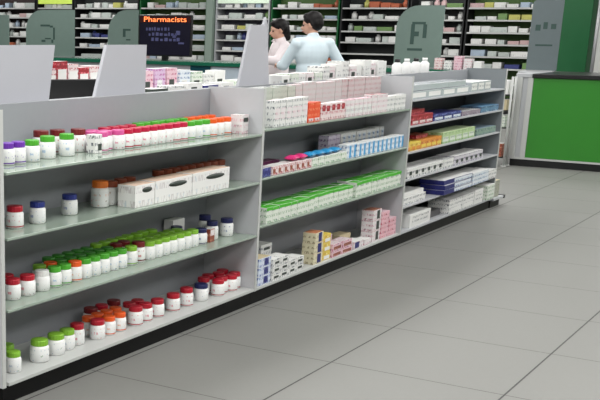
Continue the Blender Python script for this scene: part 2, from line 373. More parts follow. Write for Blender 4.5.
# middle bay
Z2 = [.985+.012, .716+.012, .446+.012, .104]
MID = {0: 'top', 1: 'second', 2: 'third', 3: 'bottom'}
def row2(lv, specs, y, rname, gap=.003):
    """specs: x0, x1, count, name, adjective, depth, height, body, top, label panel"""
    for x0, x1, n, name, adj, d, h, body, top, lab, kw in specs:
        w = (x1-x0)/n
        for k in range(n):
            carton(name, (f'{words(k+1)} {adj} from near end, {rname}, {MID[lv]} shelf, middle bay' if n > 1 else f'{adj}, {rname}, {MID[lv]} shelf, middle bay'),
                   x0+w*(k+.5), y+random.uniform(0, .006), Z2[lv], w-gap, d, h*random.uniform(.97, 1.03), body, top, lab, random.uniform(-.02, .02), f'{adj}s on the {MID[lv]} shelf of the middle bay', **kw)
K = {}
row2(0, [(2.37, 2.80, 6, 'medicine_carton', 'tall white carton with faint print', .06, .150, W_grey, W_pink, W_pink, dict(labz=(.3, .7))),
         (2.81, 2.985, 2, 'medicine_carton', 'orange red carton', .06, .118, C_or, C_or, W_red, dict(labz=(.05, .2))),
         (2.99, 3.36, 5, 'medicine_carton', 'white carton with red print', .06, .098, W_red, W_plain, C_red, dict(labz=(.55, .9), labx=(.2, .8))),
         (3.37, 3.78, 6, 'medicine_carton', 'pink and white carton', .06, .105, W_pink, C_pinkl, W_grey, dict(labz=(.2, .6))),
         (3.79, 4.06, 3, 'medicine_carton', 'white carton with rose top', .06, .12, W_pink, C_red, None, K),
         (4.07, 4.42, 5, 'medicine_carton', 'grey printed carton', .06, .10, W_grey, W_plain, None, K)], .012, 'front row')
row2(0, [(2.40, 3.00, 6, 'medicine_carton', 'tall pale green carton', .07, .205, P('pale_sage_print', (186, 192, 182), (160, 170, 160), (176, 160, 160)), W_grey, None, K),
         (3.01, 3.70, 7, 'medicine_carton', 'tall pale rose carton', .07, .210, P('pale_rose_print', (194, 188, 188), (196, 166, 170), (166, 172, 166)), W_pink, None, K),
         (3.71, 4.40, 7, 'medicine_carton', 'tall red striped carton', .07, .222, P('rose_stripe_print', (194, 182, 183), (184, 126, 132), (160, 154, 154)), W_pink, None, K)], .20, 'back row')
row2(1, [(2.235, 2.36, 2, 'medicine_carton', 'dark navy carton', .06, .05, C_navy, W_pink, None, K),
         (2.37, 2.90, 7, 'medicine_carton', 'low white and red carton', .07, .052, W_red, W_plain, C_brown, dict(labz=(.2, .7), labx=(.1, .5))),
         (2.91, 3.42, 6, 'medicine_carton', 'low white carton with green print', .07, .052, W_green, W_plain, None, K),
         (3.43, 4.44, 13, 'medicine_carton', 'blue and white striped carton', .06, .090, W_blue, W_plain, C_blue, dict(labz=(.05, .9), labx=(.62, .98)))], .012, 'front row')
row2(1, [(2.26, 2.75, 5, 'medicine_carton', 'dark magenta carton', .08, .05, mat('dark_magenta_card', (104, 44, 84), .4, .1), mat('dark_magenta_card', (0, 0, 0)), None, K),
         (3.45, 3.65, 3, 'medicine_carton', 'purple and white carton', .07, .135, P('purple_print', (206, 196, 212), (110, 70, 130), (90, 120, 120)), W_plain, None, K),
         (3.66, 4.42, 9, 'medicine_carton', 'tall pale grey carton', .07, .135, W_grey, W_plain, W_blue, dict(labz=(.4, .9), labx=(.4, .9)))], .16, 'back row')
def sachet(label, x, y, z, w, d, m, rz, group):
    """soft flat film pack, pillow shaped with crimped ends"""
    b = MB(); nx, ny = 10, 8; top = []; bot = []
    for j in range(ny+1):
        for i in range(nx+1):
            u, v = i/nx*2-1, j/ny*2-1
            hgt = .016*math.sqrt(max(0, 1-u*u))*math.sqrt(max(0, 1-v*v))
            top.append(b.bm.verts.new((u*w/2, v*d/2, .017+hgt+.001))); bot.append(b.bm.verts.new((u*w/2, v*d/2, .016-hgt)))
    for j in range(ny):
        for i in range(nx):
            a = j*(nx+1)+i
            b.bm.faces.new((top[a], top[a+1], top[a+nx+2], top[a+nx+1])).smooth = True
            b.bm.faces.new((bot[a+nx+1], bot[a+nx+2], bot[a+1], bot[a])).smooth = True
    t = thing('film_pack', label, 'packet', (x, y, z), rz, group)
    obj('pouch', b, m, t)
    obj('crimped_end', MB().box(-w/2-.012, -w/2+.004, -d*.42, d*.42, .015, .018), m, t); obj('crimped_end', MB().box(w/2-.004, w/2+.012, -d*.42, d*.42, .015, .018), m, t)
for k in range(2): sachet(f'{words(k+1)} hot pink film pack lying on low cartons from the near end', 2.69+k*.11, .015, Z2[1]+.0548, .085, .07, C_pinkc, .1, 'hot pink film packs')
for k in range(4): sachet(f'{words(k+1)} sky blue film pack lying on low cartons from the near end', 2.93+k*.122, .015, Z2[1]+.0548, .095, .07, C_blue, .05, 'sky blue film packs')
for gi, (x0, x1, h, n) in enumerate(((2.315, 2.955, .090, 8), (2.985, 3.60, .088, 8), (3.63, 4.458, .100, 9))):
    gname = ('nearest', 'middle', 'furthest')[gi]
    for r in range(2):
        row2(2, [(x0, x1, n, 'tablet_pack', f'pack of {gname} green topped block', .068, h, W_plain if r else W_green, C_green, C_green if r == 0 else None, dict(labz=(.80, .99), labx=(.01, .99)))], .004+(0, .022, .012)[gi]+.0715*r, ROWN[r])
# bottom shelf of the middle bay: small stacked boxes
zb = Z2[3]
def stack(name, adj, x, y, w, d, hs, body, top, lab, n, group, **kw):
    z = zb
    for k in range(n):
        where = 'lone' if n == 1 else ('lowest' if k == 0 else ('topmost' if k == n-1 else 'middle'))
        carton(name, f'{where} {adj}, middle bay\'s bottom shelf', x, y, z, w, d, hs, body, top, lab, random.uniform(-.04, .04), group, **kw)
        z += hs+.0012
S_blue = P('blue_white_print', (206, 214, 228), (50, 80, 160), (120, 160, 200))
stack('medicine_carton', 'blue and white box in the stack by the divider', 2.33, .02, .15, .09, .052, S_blue, C_beige, C_navy, 3, 'blue and white boxes by the divider', labz=(.1, .9), labx=(.45, .8))
for j in range(4):
    stack('medicine_carton', f'white black-printed box of {words(j+1)} stack past blue boxes', 2.475+j*.115, .015+.004*j, .105, .09, .042, W_grey, W_plain, C_dk, 3 if j in (0, 1) else 2, 'white boxes with black print', labz=(.3, .62), labx=(.25, .8))
stack('medicine_carton', 'white box with black print behind the front stacks', 2.56, .13, .14, .09, .062, W_grey, W_plain, C_dk, 3, 'white boxes behind', labz=(.45, .7), labx=(.25, .8))
stack('medicine_carton', 'beige topped box at the back of the white boxes', 2.37, .13, .12, .08, .068, W_plain, C_beige, None, 3, 'beige topped boxes')
stack('medicine_carton', 'cream and navy box of the tall stack', 3.075, .02, .125, .085, .066, P('cream_print', (214, 206, 176), (150, 140, 110), (180, 170, 140)), mat('terracotta_card', (186, 120, 84), .5, .06), C_navyp, 3, 'cream and navy boxes', labz=(.08, .95), labx=(.4, .8))
stack('medicine_carton', 'yellow box beside the tall navy stack', 3.215, .03, .13, .085, .055, C_yel, C_yel, W_plain, 3, 'yellow boxes', labz=(.1, .5), labx=(.3, .9))
for j in range(2):
    stack('medicine_carton', f'pale pink box of {words(j+1)} stack past yellow boxes', 3.37+j*.165, .02, .155, .085, .042, C_pinkl, W_pink, C_brown, 2, 'pale pink boxes with brown labels', labz=(.15, .6), labx=(.1, .9))
stack('medicine_carton', 'lilac box behind the pale pink boxes', 3.45, .13, .16, .08, .056, C_pinkl, W_plain, None, 2, 'lilac boxes')
stack('medicine_carton', 'white and navy box next to the pink boxes', 3.73, .02, .16, .085, .05, W_pink, W_plain, C_navyp, 1, None, labz=(.1, .9), labx=(.1, .55))
stack('medicine_carton', 'beige box behind the white and navy box', 3.75, .13, .17, .09, .08, C_beige, C_beige, None, 1, None)
stack('medicine_carton', 'low white box between the navy one and the rose stack', 3.90, .02, .12, .08, .038, W_pink, W_plain, None, 1, None)
stack('medicine_carton', 'rose and black box in the tall stack', 4.06, .03, .15, .085, .073, W_pink, C_brown, C_dk, 3, 'rose and black boxes', labz=(.1, .9), labx=(.45, .78))
for j in range(2): stack('medicine_carton', f'rose printed box of {words(j+1)} stack before end bay', 4.22+j*.15, .03, .14, .085, .062, P('rose_print', (222, 176, 186), (190, 70, 90), (120, 50, 60)), C_pinkl, None, 3 if j == 0 else 2, 'rose printed boxes')

# cartons along the top board behind the middle bay
for k in range(15):
    m, a = [(W_soft, 'softly printed white'), (W_grey, 'white'), (W_plain, 'plain white'), (W_green, 'green tinted white'), (W_pink, 'pink tinted white')][(k*3+k//4) % 5]
    carton('medicine_carton', f'{a} carton on the top board, {words(k+1)} from the clear end', 3.27+k*.122, .43+random.uniform(-.01, .02), 1.179, .112, .12, (random.uniform(.06, .085) if k < 5 else random.uniform(.10, .15)), m, W_plain, W_grey if k % 3 else C_dk, random.uniform(-.05, .05), 'cartons on the top board', labz=(.3, .6), labx=(.2, .7))

# end bay: flat boxes and packs
Z3 = [z+.012 for z in SHELF[2]]+[.104]
EB = ['top', 'second', 'third', 'fourth', 'fifth', 'bottom']
def flat(lv, name, adj, x0, x1, y, d, h, body, top, lab=None, n=1, cat='box', lift=0, group=None, **kw):
    w = (x1-x0)/n
    for k in range(n):
        carton(name, (f'{words(k+1)} {adj} from middle bay, end bay\'s {EB[lv]} shelf' if n > 1 else f'{adj}, end bay\'s {EB[lv]} shelf'), x0+w*(k+.5), y, Z3[lv]+lift, w-.004, d, h, body, top, lab, random.uniform(-.015, .015), group or (f'{adj}s in the end bay' if n > 1 else None), cat, **kw)
flat(0, 'film_pack', 'clear silvery flat pack', 4.53, 5.84, .09, .20, .055, C_clear, C_clear, W_plain, 4, 'packet', labz=(.2, .8))
flat(0, 'film_pack', 'clear pack lying on the flat packs', 4.55, 5.80, .10, .18, .04, C_clear, C_clear, None, 3, 'packet', .0575)
flat(0, 'film_pack', 'silvery white topped pack', 5.88, 6.42, .09, .20, .078, C_clear, W_plain, W_grey, 3, 'packet')
flat(1, 'gift_box', 'deep red box', 4.56, 5.00, .07, .18, .07, C_red, C_red, W_red, 3, labz=(.1, .4))
flat(1, 'gift_box', 'small red box lying on red boxes', 4.60, 4.92, .08, .12, .03, C_red, C_red, None, 2, lift=.0725)
flat(1, 'flat_box', 'navy blue flat box', 5.06, 5.70, .08, .18, .05, C_navy, C_navyp, W_blue, 3, labz=(.1, .5))
flat(1, 'flat_box', 'mauve grey flat box', 5.72, 6.2, .08, .18, .036, P('mauve_print', (146, 132, 146), (90, 80, 96), (190, 180, 190)), W_grey, None, 2)
flat(1, 'flat_box', 'steel blue flat box', 6.22, 6.72, .08, .18, .05, P('steel_blue_print', (96, 130, 160), (60, 80, 110), (170, 190, 200)), mat('steel_blue_card', (104, 150, 186), .4, .06), None, 2)
flat(2, 'carton_box', 'yellow box', 4.52, 4.82, .07, .16, .062, C_yel, C_yel, C_oran, 3, labz=(.1, .5))
flat(2, 'carton_box', 'orange box', 4.825, 5.28, .07, .16, .066, C_oran, C_oran, C_yel, 4, labz=(.1, .5))
flat(2, 'carton_box', 'low red box lying on orange boxes', 4.84, 5.10, .09, .10, .026, C_red, C_brown, None, 2, lift=.0685)
flat(2, 'carton_box', 'pale green carton', 5.30, 6.10, .07, .16, .085, C_lgreen, mat('pale_green_card', (206, 222, 182), .5, .04), W_green, 5, labz=(.15, .6))
flat(2, 'carton_box', 'grey green low box', 6.15, 6.70, .07, .16, .056, P('grey_green_print', (128, 150, 138), (80, 100, 110), (180, 190, 190)), mat('pale_steel_card', (128, 148, 164), .5, .05), None, 3)
flat(3, 'carton_box', 'white box with black marks', 4.56, 5.34, .06, .16, .068, W_grey, W_plain, C_dk, 6, labz=(.3, .72), labx=(.35, .75))
flat(3, 'carton_box', 'grey box', 5.36, 5.60, .06, .16, .07, W_grey, W_grey, None, 1)
flat(3, 'carton_box', 'white lilac box with dark marks', 5.62, 6.36, .06, .16, .074, P('lilac_print', (206, 202, 210), (110, 100, 130), (80, 80, 90)), W_plain, C_dk, 6, labz=(.25, .6), labx=(.3, .75))
flat(4, 'paper_pack', 'white paper pack', 4.57, 5.03, .08, .18, .055, W_grey, W_plain, None, 2, 'packet')
flat(4, 'paper_pack', 'thin white paper pack lying on top', 4.59, 5.00, .08, .16, .03, W_plain, W_plain, None, 1, 'packet', .0575)
for k in range(3): flat(4, 'flat_box', ('lowest', 'second', 'topmost')[k]+' navy and white box of the pile', 5.28+.01*k, 5.98, .03+.004*k, .20, .036, C_navyp, W_plain, W_blue, 1, lift=.0376*k, group='navy and white flat boxes', labz=(.1, .9), labx=(.35, .98))
for k in range(3): flat(4, 'flat_box', ('lowest', 'second', 'topmost')[k]+' white and blue box of the far pile', 6.0, 6.45, .035, .20, .032, W_blue, W_plain, None, 1, lift=.0336*k, group='white and blue flat boxes')
flat(4, 'flat_box', 'grey white box at the far end', 6.47, 6.72, .04, .18, .075, W_grey, W_plain, None, 1)
flat(5, 'carton_box', 'white carton with pale label', 4.70, 5.16, .07, .18, .098, W_plain, W_plain, W_grey, 1)
flat(5, 'carton_box', 'long white carton', 5.54, 6.18, .05, .18, .112, W_grey, W_plain, W_plain, 2, labz=(.1, .4))
flat(5, 'carton_box', 'short white carton', 6.19, 6.43, .05, .18, .12, W_plain, W_plain, W_grey, 1)
flat(5, 'carton_box', 'low dark grey box between white cartons', 5.2, 5.5, .1, .16, .05, mat('dark_grey_card', (84, 84, 86), .5, .06), mat('dark_grey_card', (0, 0, 0)), None, 1)
flat(5, 'carton_box', 'greenish white box by the end panel', 6.52, 6.73, .03, .16, .13, W_green, W_plain, None, 1)

# foot of the run past the end panel, and the carton on it
t = thing('floor_plinth', 'low grey plinth with black tip beyond the shelving run\'s end', 'plinth', (6.78, 0, 0))
obj('plinth_board', MB().box(.0, .30, -.04, .30, .065, .085, .003), M_metalshelf, t); obj('kick_plate', MB().box(0, .27, -.01, .28, 0, .064), M_kickb, t); obj('end_cap', MB().box(.301, .335, -.045, .02, .06, .09, .004), M_black, t)
carton('grey_carton', 'grey green carton standing on the low plinth at the run\'s end', 6.93, .07, .085, .17, .16, .15, P('grey_carton_print', (158, 160, 144), (120, 124, 112), (186, 188, 176)), C_beige, None)

# white sign panels standing on the top board behind the bottle bay
def sign_panel(label, pts, y, x):
    t = thing('sign_panel', label, 'sign', (x, y, 1.1795), group='white sign panels behind the shelving')
    obj('board', MB().prism([(a-x, b-1.1795) for a, b in pts], 'y', -.009, .009), M_board, t)
    (xa, za), (xb, zb_) = pts[0], pts[1]
    obj('foot', MB().box(xa-x+.03, xb-x-.03, -.05, -.0095, 0, .008, .002), M_board, t)
sign_panel('wide white sign panel at the near end of the run', [(.30, 1.18), (.895, 1.18), (.945, 1.446), (.34, 1.448)], .45, .62)
sign_panel('narrower white sign panel beside the black screen', [(1.27, 1.18), (1.735, 1.18), (1.742, 1.442), (1.375, 1.444)], .45, 1.5)
sign_panel('tall tapered grey white panel next to the divider top', [(2.775, 1.18), (3.185, 1.18), (3.125, 1.553), (3.10, 1.60), (3.08, 1.553), (2.905, 1.551)], .45, 2.97)
# white bottles on the top board of the end bay
for k in range(4):
    t = thing('white_bottle', f'{words(k+1)} small white bottle on the top board of the end bay', 'bottle', (5.45+k*.21, .46, 1.1794), 0, 'white bottles on the top board')
    obj('body', MB().lathe([(.036, 0), (.04, .004), (.04, .085), (.02, .105)], 20), M_white, t); obj('cap', MB().lathe([(.021, .105), (.021, .13)], 16), M_white if k % 2 else M_dark, t)

# ------------------------------------------------------------------ service counter behind the run
t = thing('service_counter', 'pale service counter just behind the shelving run', 'counter', (3.6, 1.6, 0))
obj('counter_body', MB().box(-1.5, 1.55, -.3, .3, .08, 1.02, .004), M_board, t); obj('worktop', MB().box(-1.55, 1.6, -.34, .34, 1.02, 1.05, .004), M_white, t); obj('kick_plate', MB().box(-1.45, 1.5, -.26, .26, 0, .079), M_kick, t)
ZS = 1.05
t = thing('monitor', 'black monitor seen from behind between the white sign panels', 'monitor', (2.63, 1.56, ZS), -.55)
obj('screen_housing', MB().box(-.24, .24, -.02, .02, .012, .150, .006), M_black, t); obj('stand', MB().box(-.03, .03, .021, .05, .0125, .12), M_black, t); obj('base', MB().box(-.1, .1, .0, .14, 0, .012, .003), M_black, t)
for k in range(6):
    red = k % 2 == 0
    carton('medicine_carton', f'{words(k+1)} {"red" if red else "white and red"} box on the service counter above the monitor', 2.50+k*.125, 1.81, ZS, .118, .09, (.235 if k in (2, 3) else .20)+.01*(k % 3), C_red if red else W_red, W_pink, W_plain, 0, 'red and white boxes by the monitor', labz=(.5, .8))
seq = [(3.40, .11, .17, W_pink), (3.55, .16, .15, W_red), (3.73, .14, .17, C_pinkl), (3.9, .14, .185, P('magenta_lilac_print', (206, 180, 206), (170, 70, 150), (120, 90, 170))), (4.07, .14, .185, C_pinkl), (4.26, .16, .165, W_blue), (4.45, .16, .15, W_green), (4.63, .16, .13, W_grey), (4.82, .16, .15, W_plain)]
for k, (x, w, h, m) in enumerate(seq):
    carton('medicine_carton', f'{words(k+1)} pastel box in the counter\'s back row past the second sign panel', x, 1.76, ZS, w, .1, h, m, W_plain, W_grey if k % 2 else C_dk, 0, 'pastel boxes on the service counter', labz=(.3, .55), labx=(.2, .7))
for k in range(7):
    m = [C_dk, W_grey, W_plain, C_navyp, W_plain, W_green, W_plain][k]
    carton('medicine_carton', f'{words(k+1)} low box in the counter\'s front row past the second sign panel', 3.35+k*.24, 1.42, ZS, .2, .12, .07+.012*(k % 3), m, W_plain, C_dk if k in (2, 4, 6) else None, 0, 'low boxes on the service counter', labz=(.4, .7), labx=(.2, .6))

# ------------------------------------------------------------------ pharmacy counters across the room
t = thing('pharmacy_counter', 'bright green fronted counter with black top and white trim', 'counter', (10.45, 0, 0))
y1, y0 = .64, -2.2
obj('carcass', MB().box(-.12, .98, y0, .80, .125, 1.01), M_board, t)
obj('front_panel', MB().box(-.15, -.121, y0, y1, .104, 1.015, .002), M_green, t)
obj('frame_trim', MB().box(-.155, -.121, y0, .82, .080, .102, .002).box(-.156, -.121, y1+.001, y1+.06, .1025, 1.015, .002).box(-.156, -.121, .76, .82, .1025, 1.015, .002), M_edge, t)
obj('side_strip', MB().box(-.14, -.121, y1+.061, .759, .1025, 1.015), M_metalshelf, t)
obj('top_slab', MB().box(-.175, .98, y0, .655, 1.018, 1.062, .004), M_black, t)
obj('side_top_rail', MB().box(-.156, .98, .656, .84, 1.018, 1.062, .004), M_metalshelf, t)
obj('rear_return', MB().box(.55, .98, .841, 1.02, .0, 1.062, .004), M_metalshelf, t)
obj('kick_plate', MB().box(-.14, .85, y0, .81, 0, .079), M_black, t)
t = thing('pharmacy_counter', 'long pale counter with teal glass edge under the frosted number screens', 'counter', (10.95, 0, 0))
obj('carcass', MB().box(.05, .6, 1.5, 12.5, .1, 1.0), M_board, t); obj('glass_top', MB().box(0, .65, 1.45, 12.55, 1.003, 1.055, .004), M_teal, t); obj('kick_plate', MB().box(.1, .55, 1.5, 12.5, 0, .099), M_black, t)
obj('display_window', MB().box(.03, .049, 5.33, 5.66, .9, 1.0), mat('dark_teal_glass', (20, 70, 80), .2, .2), t)
obj('front_panel', MB().box(.035, .049, 4.6, 5.3, .12, .99), mat('blue_grey_panel', (176, 188, 200), .4, .03), t)

def round_screen(label, ya, yb, z0, z1, rad, glyph, x=11.2, sheet=None):
    """frosted acrylic number screen: rounded upper corner on the high y side, standing in a slim foot"""
    yc = (ya+yb)/2
    t = thing('number_screen', label, 'screen panel', (x, yc, z0), group='frosted number screens on the counters')
    pts = [(ya-yc, .012), (yb-yc, .012), (yb-yc, (z1-z0)-rad)]
    for k in range(1, 9):
        a = k/8*PI/2; pts.append((yb-yc-rad*(1-math.cos(a)), z1-z0-rad*(1-math.sin(a))))
    pts.append((ya-yc, z1-z0))
    obj('acrylic_sheet', MB().prism(pts, 'x', -.006, .006), sheet or M_frost, t)
    obj('foot', MB().box(-.05, .05, ya-yc+.02, yb-yc-.02, 0, .0118, .002), M_steel, t)
    b = MB()
    for (u0, u1, w0, w1) in glyph: b.box(-.0085, -.0062, u0, u1, w0, w1, .0005)
    obj('lettering', b, M_frostd, t)
    return t
g2 = [(.0, .19, .47, .50), (-.06, .0, .455, .485), (-.10, -.065, .27, .455), (-.07, -.03, .22, .27), (.09, .17, .23, .265), (-.02, .10, .275, .295)]
round_screen('widest frosted screen with dark numeral above the white sign panel', 7.92, 8.90, 1.056, 1.78, .32, g2)
round_screen('frosted screen standing directly beside the black display', 6.72, 7.28, 1.056, 1.78, .34, [(-.14, .0, .42, .45), (-.05, .0, .33, .42), (-.14, -.06, .28, .30), (.02, .10, .08, .12)])
round_screen('sliver of frosted screen at the counter\'s far end', 9.26, 10.1, 1.056, 1.70, .3, [(.1, .3, .4, .44)])
round_screen('frosted screen with dark numeral behind the middle of the end bay', 2.06, 2.68, 1.056, 1.84, .28, [(-.08, .10, .55, .58), (-.1, -.05, .38, .55), (.06, .11, .30, .55), (-.06, .14, .22, .25), (.0, .06, .40, .46)])
round_screen('frosted grey screen standing on the green fronted counter', .62, .98, 1.0625, 1.90, .05, [(-.02, .03, .50, .58), (-.12, -.06, .50, .56), (.06, .12, .48, .55), (-.10, .10, .30, .32)], 11.2, M_frost2)

# small goods at the near end of the long counter
for k in range(5):
    carton('medicine_carton', f'{words(k+1)} pastel carton at the long counter\'s end near the numbered screen', 11.06, 1.52+k*.125, 1.0555, .10, .10, .11+.03*(k % 3), [W_plain, W_pink, C_pinkl, W_grey, W_red][k], W_plain, None, -PI/2, 'pastel cartons on the long counter')
# black display with glowing heading
t = thing('display_screen', 'black display with glowing orange heading on the pharmacy counter', 'screen', (11.2, 6.24, 1.056))
obj('housing', MB().box(-.02, .03, -.46, .46, .06, .655, .008), M_black, t)
obj('stand', MB().box(-.01, .02, -.05, .05, 0, .0595), M_black, t)
pn = obj('screen', MB().box(-.0215, -.0202, -.44, .44, .08, .635), mat('dark_display', (16, 15, 26), .25, .5, 9, emit=(18, 16, 34), estr=.6), t)
obj('header_bar', MB().box(-.0228, -.0216, -.44, .44, .545, .632), mat('red_black_header', (44, 9, 8), .3, .2, 12, emit=(50, 8, 6), estr=.4), pn)
def text_mesh(body, size, extr):
    cu = bpy.data.curves.new('lettering', 'FONT'); cu.body = body; cu.size = size; cu.extrude = extr; cu.align_x = 'CENTER'; cu.align_y = 'CENTER'
    o = bpy.data.objects.new('lettering', cu); COL.objects.link(o)
    dg = bpy.context.evaluated_depsgraph_get(); me = bpy.data.meshes.new_from_object(o.evaluated_get(dg)); bpy.data.objects.remove(o); me.name = 'lettering'
    return me
me = text_mesh('Pharmacists', .105, .001); me.materials.clear(); me.materials.append(mat('glowing_orange', (255, 120, 60), .4, .1, 30, emit=(255, 128, 70), estr=2.6))
lt = link('lettering', me, pn, (-.0242, .0, .588)); lt.rotation_euler = (PI/2, 0, -PI/2); lt.scale = (.74/max(.01, lt.dimensions.x), 1, 1)
b = MB(); random.seed(3)
for r_ in range(3):
    yy = .33-r_*.05
    while yy > -.1-r_*.08:
        w = random.uniform(.02, .06); b.box(-.0228, -.0216, yy-w, yy, .43-.075*r_, .46-.075*r_+random.uniform(0, .02)); yy -= w+random.uniform(.012, .03)
b.box(-.0228, -.0216, -.27, -.2, .37, .43).box(-.0228, -.0216, -.2, -.14, .33, .37).box(-.0228, -.0216, -.34, -.24, .24, .265)
obj('lettering', b, mat('dim_blue_text', (70, 72, 110), .4, .3, 30, emit=(70, 72, 110), estr=.25), pn)

# green pillar, post and dark cabinet at the room's side
struct('pillar_green', MB().box(12.4, 12.8, .55, .96, 0, 3.2, .01), M_dkgreen)
t = thing('steel_post', 'slim grey steel post beside the dark green pillar', 'post', (12.4, .47, 0)); obj('tube', MB().lathe([(.022, 0), (.022, 2.6)], 20), M_steel, t); obj('base_flange', MB().lathe([(.06, 0), (.06, .01)], 20, c=(0, 0, 0)), M_steel, t)
t = thing('tall_cabinet', 'tall dark brown cabinet beyond the steel post', 'cabinet', (12.9, -.4, 0))
obj('carcass', MB().box(-.3, .3, -1.2, .78, 0, 2.5, .004), mat('dark_brown_wood', (46, 38, 34), .5, .15), t)
for k in range(2): d = obj('door', MB().box(-.32, -.3005, -1.19+k*.985, -.21+k*.985, .08, 2.48, .004), mat('dark_brown_door', (56, 46, 40), .5, .15), t); obj('handle', MB().box(-.345, -.3205, -.26+k*.1, -.235+k*.1, 1.0, 1.2, .004), M_steel, d)

# wire display rack standing before the green counter
t = thing('display_rack', 'slim steel rack with boxes between the shelving and green counter', 'rack', (10.1, .82, 0))
for x, y in ((0, .0), (0, .82), (.13, .82), (.13, .0)):
    p = obj('post', MB().lathe([(.014, .012), (.014, 1.03)], 14, c=(x, y, 0)), M_edge, t); obj('foot', MB().lathe([(.035, 0), (.035, .0115)], 18, c=(x, y, 0)), M_edge, p)
RZ = [.10, .44, .635, .815]
for z in RZ: obj('shelf', MB().box(-.02, .145, .016, .804, z, z+.014, .002), M_dark, t)
for s, z in enumerate(RZ):
    for k in range(3):
        m = [C_brown, W_green, C_beige, W_plain][s] if k != 1 else [C_oran, C_lgreen, W_plain, C_yel][s]
        carton('small_box', f'{words(k+1)} box from the open post, {("lowest", "second", "third", "top")[s]} shelf of the steel rack', 10.162, .925+k*.15, z+.014, .13, .135, [.15, .14, .12, .16][s], m, W_plain, None, 0, 'boxes on the steel rack')

# ------------------------------------------------------------------ wall of shelving at the back
ROWS = [2.16, 1.945, 1.73, 1.51, 1.30, 1.085, .87, .60, .33]
def wall_unit(label, ya, yb, back, side, rows, header=None):
    w = yb-ya
    t = thing('wall_shelving', label, 'shelving', (18.0, (ya+yb)/2, 0), group='shelving units along the back wall')
    obj('back_panel', MB().box(.36, .38, -w/2, w/2, 0, 2.45), back, t)
    for s in (-1, 1): obj('side_panel', MB().box(-.02, .3595, s*(w/2-.0125)-.0125, s*(w/2-.0125)+.0125, 0, 2.45, .002), side, t)
    for z in rows:
        s_ = obj('shelf', MB().box(.0, .359, -w/2+.026, w/2-.026, z-.012, z, .002), M_dark, t)
        obj('price_rail', MB().box(-.012, -.0005, -w/2+.026, w/2-.026, z-.03, z, .002), M_edge, s_)
    if header: obj('header_light', MB().box(.0, .04, -w/2+.03, w/2-.03, 2.03, 2.13, .004), header[0], t)
    obj('kick_plate', MB().box(.02, .35, -w/2+.03, w/2-.03, 0, .1), M_black, t)
M_hdr = mat('lit_lime_header', (190, 214, 90), .4, .12, 4, emit=(200, 226, 96), estr=.5)
M_hdrw = mat('lit_pale_header', (206, 222, 200), .4, .1, 4, emit=(206, 226, 206), estr=.35)
B_dk = mat('dark_back', (38, 42, 42), .6, .2, 3); B_gr = mat('olive_green_back', (70, 100, 46), .6, .2, 2); B_br = mat('dark_brown_back', (48, 34, 32), .6, .2, 3); B_lil = mat('lilac_grey_back', (104, 102, 116), .6, .15, 3)
R = [z for z in ROWS if z != 2.16]
UN = [('brown backed wall unit at the far corner of the back wall', 15.9, 14.1, B_br, M_dark, R, None, 'far corner wall unit'),
      ('brown backed wall unit with lit lime header', 14.06, 13.0, B_br, M_dark, R, (M_hdr, 1), 'lime headed wall unit'),
      ('dark wall unit behind the round shouldered screens', 12.96, 11.2, B_dk, M_dark, R, None, 'dark wall unit'),
      ('green backed wall unit behind the black display', 11.16, 9.46, B_gr, M_dkgreen, R, None, 'green backed wall unit'),
      ('grey framed wall unit with lilac back behind tall tapered panel', 9.24, 7.98, B_lil, M_metalshelf, R, (M_hdrw, 1), 'grey framed wall unit'),
      ('wall unit behind the two assistants\' heads', 7.94, 6.46, B_gr, M_dkgreen, R, None, 'wall unit behind the assistants'),
      ('dark wall unit past the blue coated assistant', 6.42, 5.06, B_dk, M_dark, R, None, 'dark unit past the assistant'),
      ('dark wall unit behind the numbered screen of the end bay', 5.02, 3.98, B_dk, M_dark, R, None, 'unit behind the numbered screen'),
      ('green backed wall unit next to the green pillar', 3.94, 2.5, B_gr, M_dark, R, None, 'green unit by the pillar')]
struct('pillar_back', MB().box(17.9, 18.3, 9.27, 9.43, 0, 3.2), mat('grey_green_post', (132, 148, 138), .5, .05))
GOODS = [((222, 222, 220), 14, 'white'), ((186, 194, 190), 6, 'pale grey'), ((172, 188, 206), 2, 'pale blue'), ((196, 166, 166), 2, 'rose'), ((186, 184, 100), 1, 'yellow'), ((110, 142, 86), 2, 'green'), ((54, 62, 120), .5, 'blue'), ((180, 96, 66), .5, 'orange')]
_gm = {}
def good(w, d, h, col, bottle_):
    k = (round(w, 2), round(h, 2), col, bottle_)
    if k not in _gm:
        m = printed('goods_'+'_'.join(map(str, col)), col, tuple(int(c*.8) for c in col), tuple(int(c*.6) for c in col), 20, .35)
        if bottle_: _gm[k] = MB().lathe([(w*.45, 0), (w*.5, .006), (w*.5, h*.72), (w*.3, h*.8), (w*.3, h)], 12).mesh('goods_bottle', m)
        else: _gm[k] = MB().box(-d/2, d/2, -w/2, w/2, 0, h, .004).mesh('goods_carton', m)
    return _gm[k]
random.seed(11)
pool = [c for c in GOODS for _ in range(int(c[1]*2))]
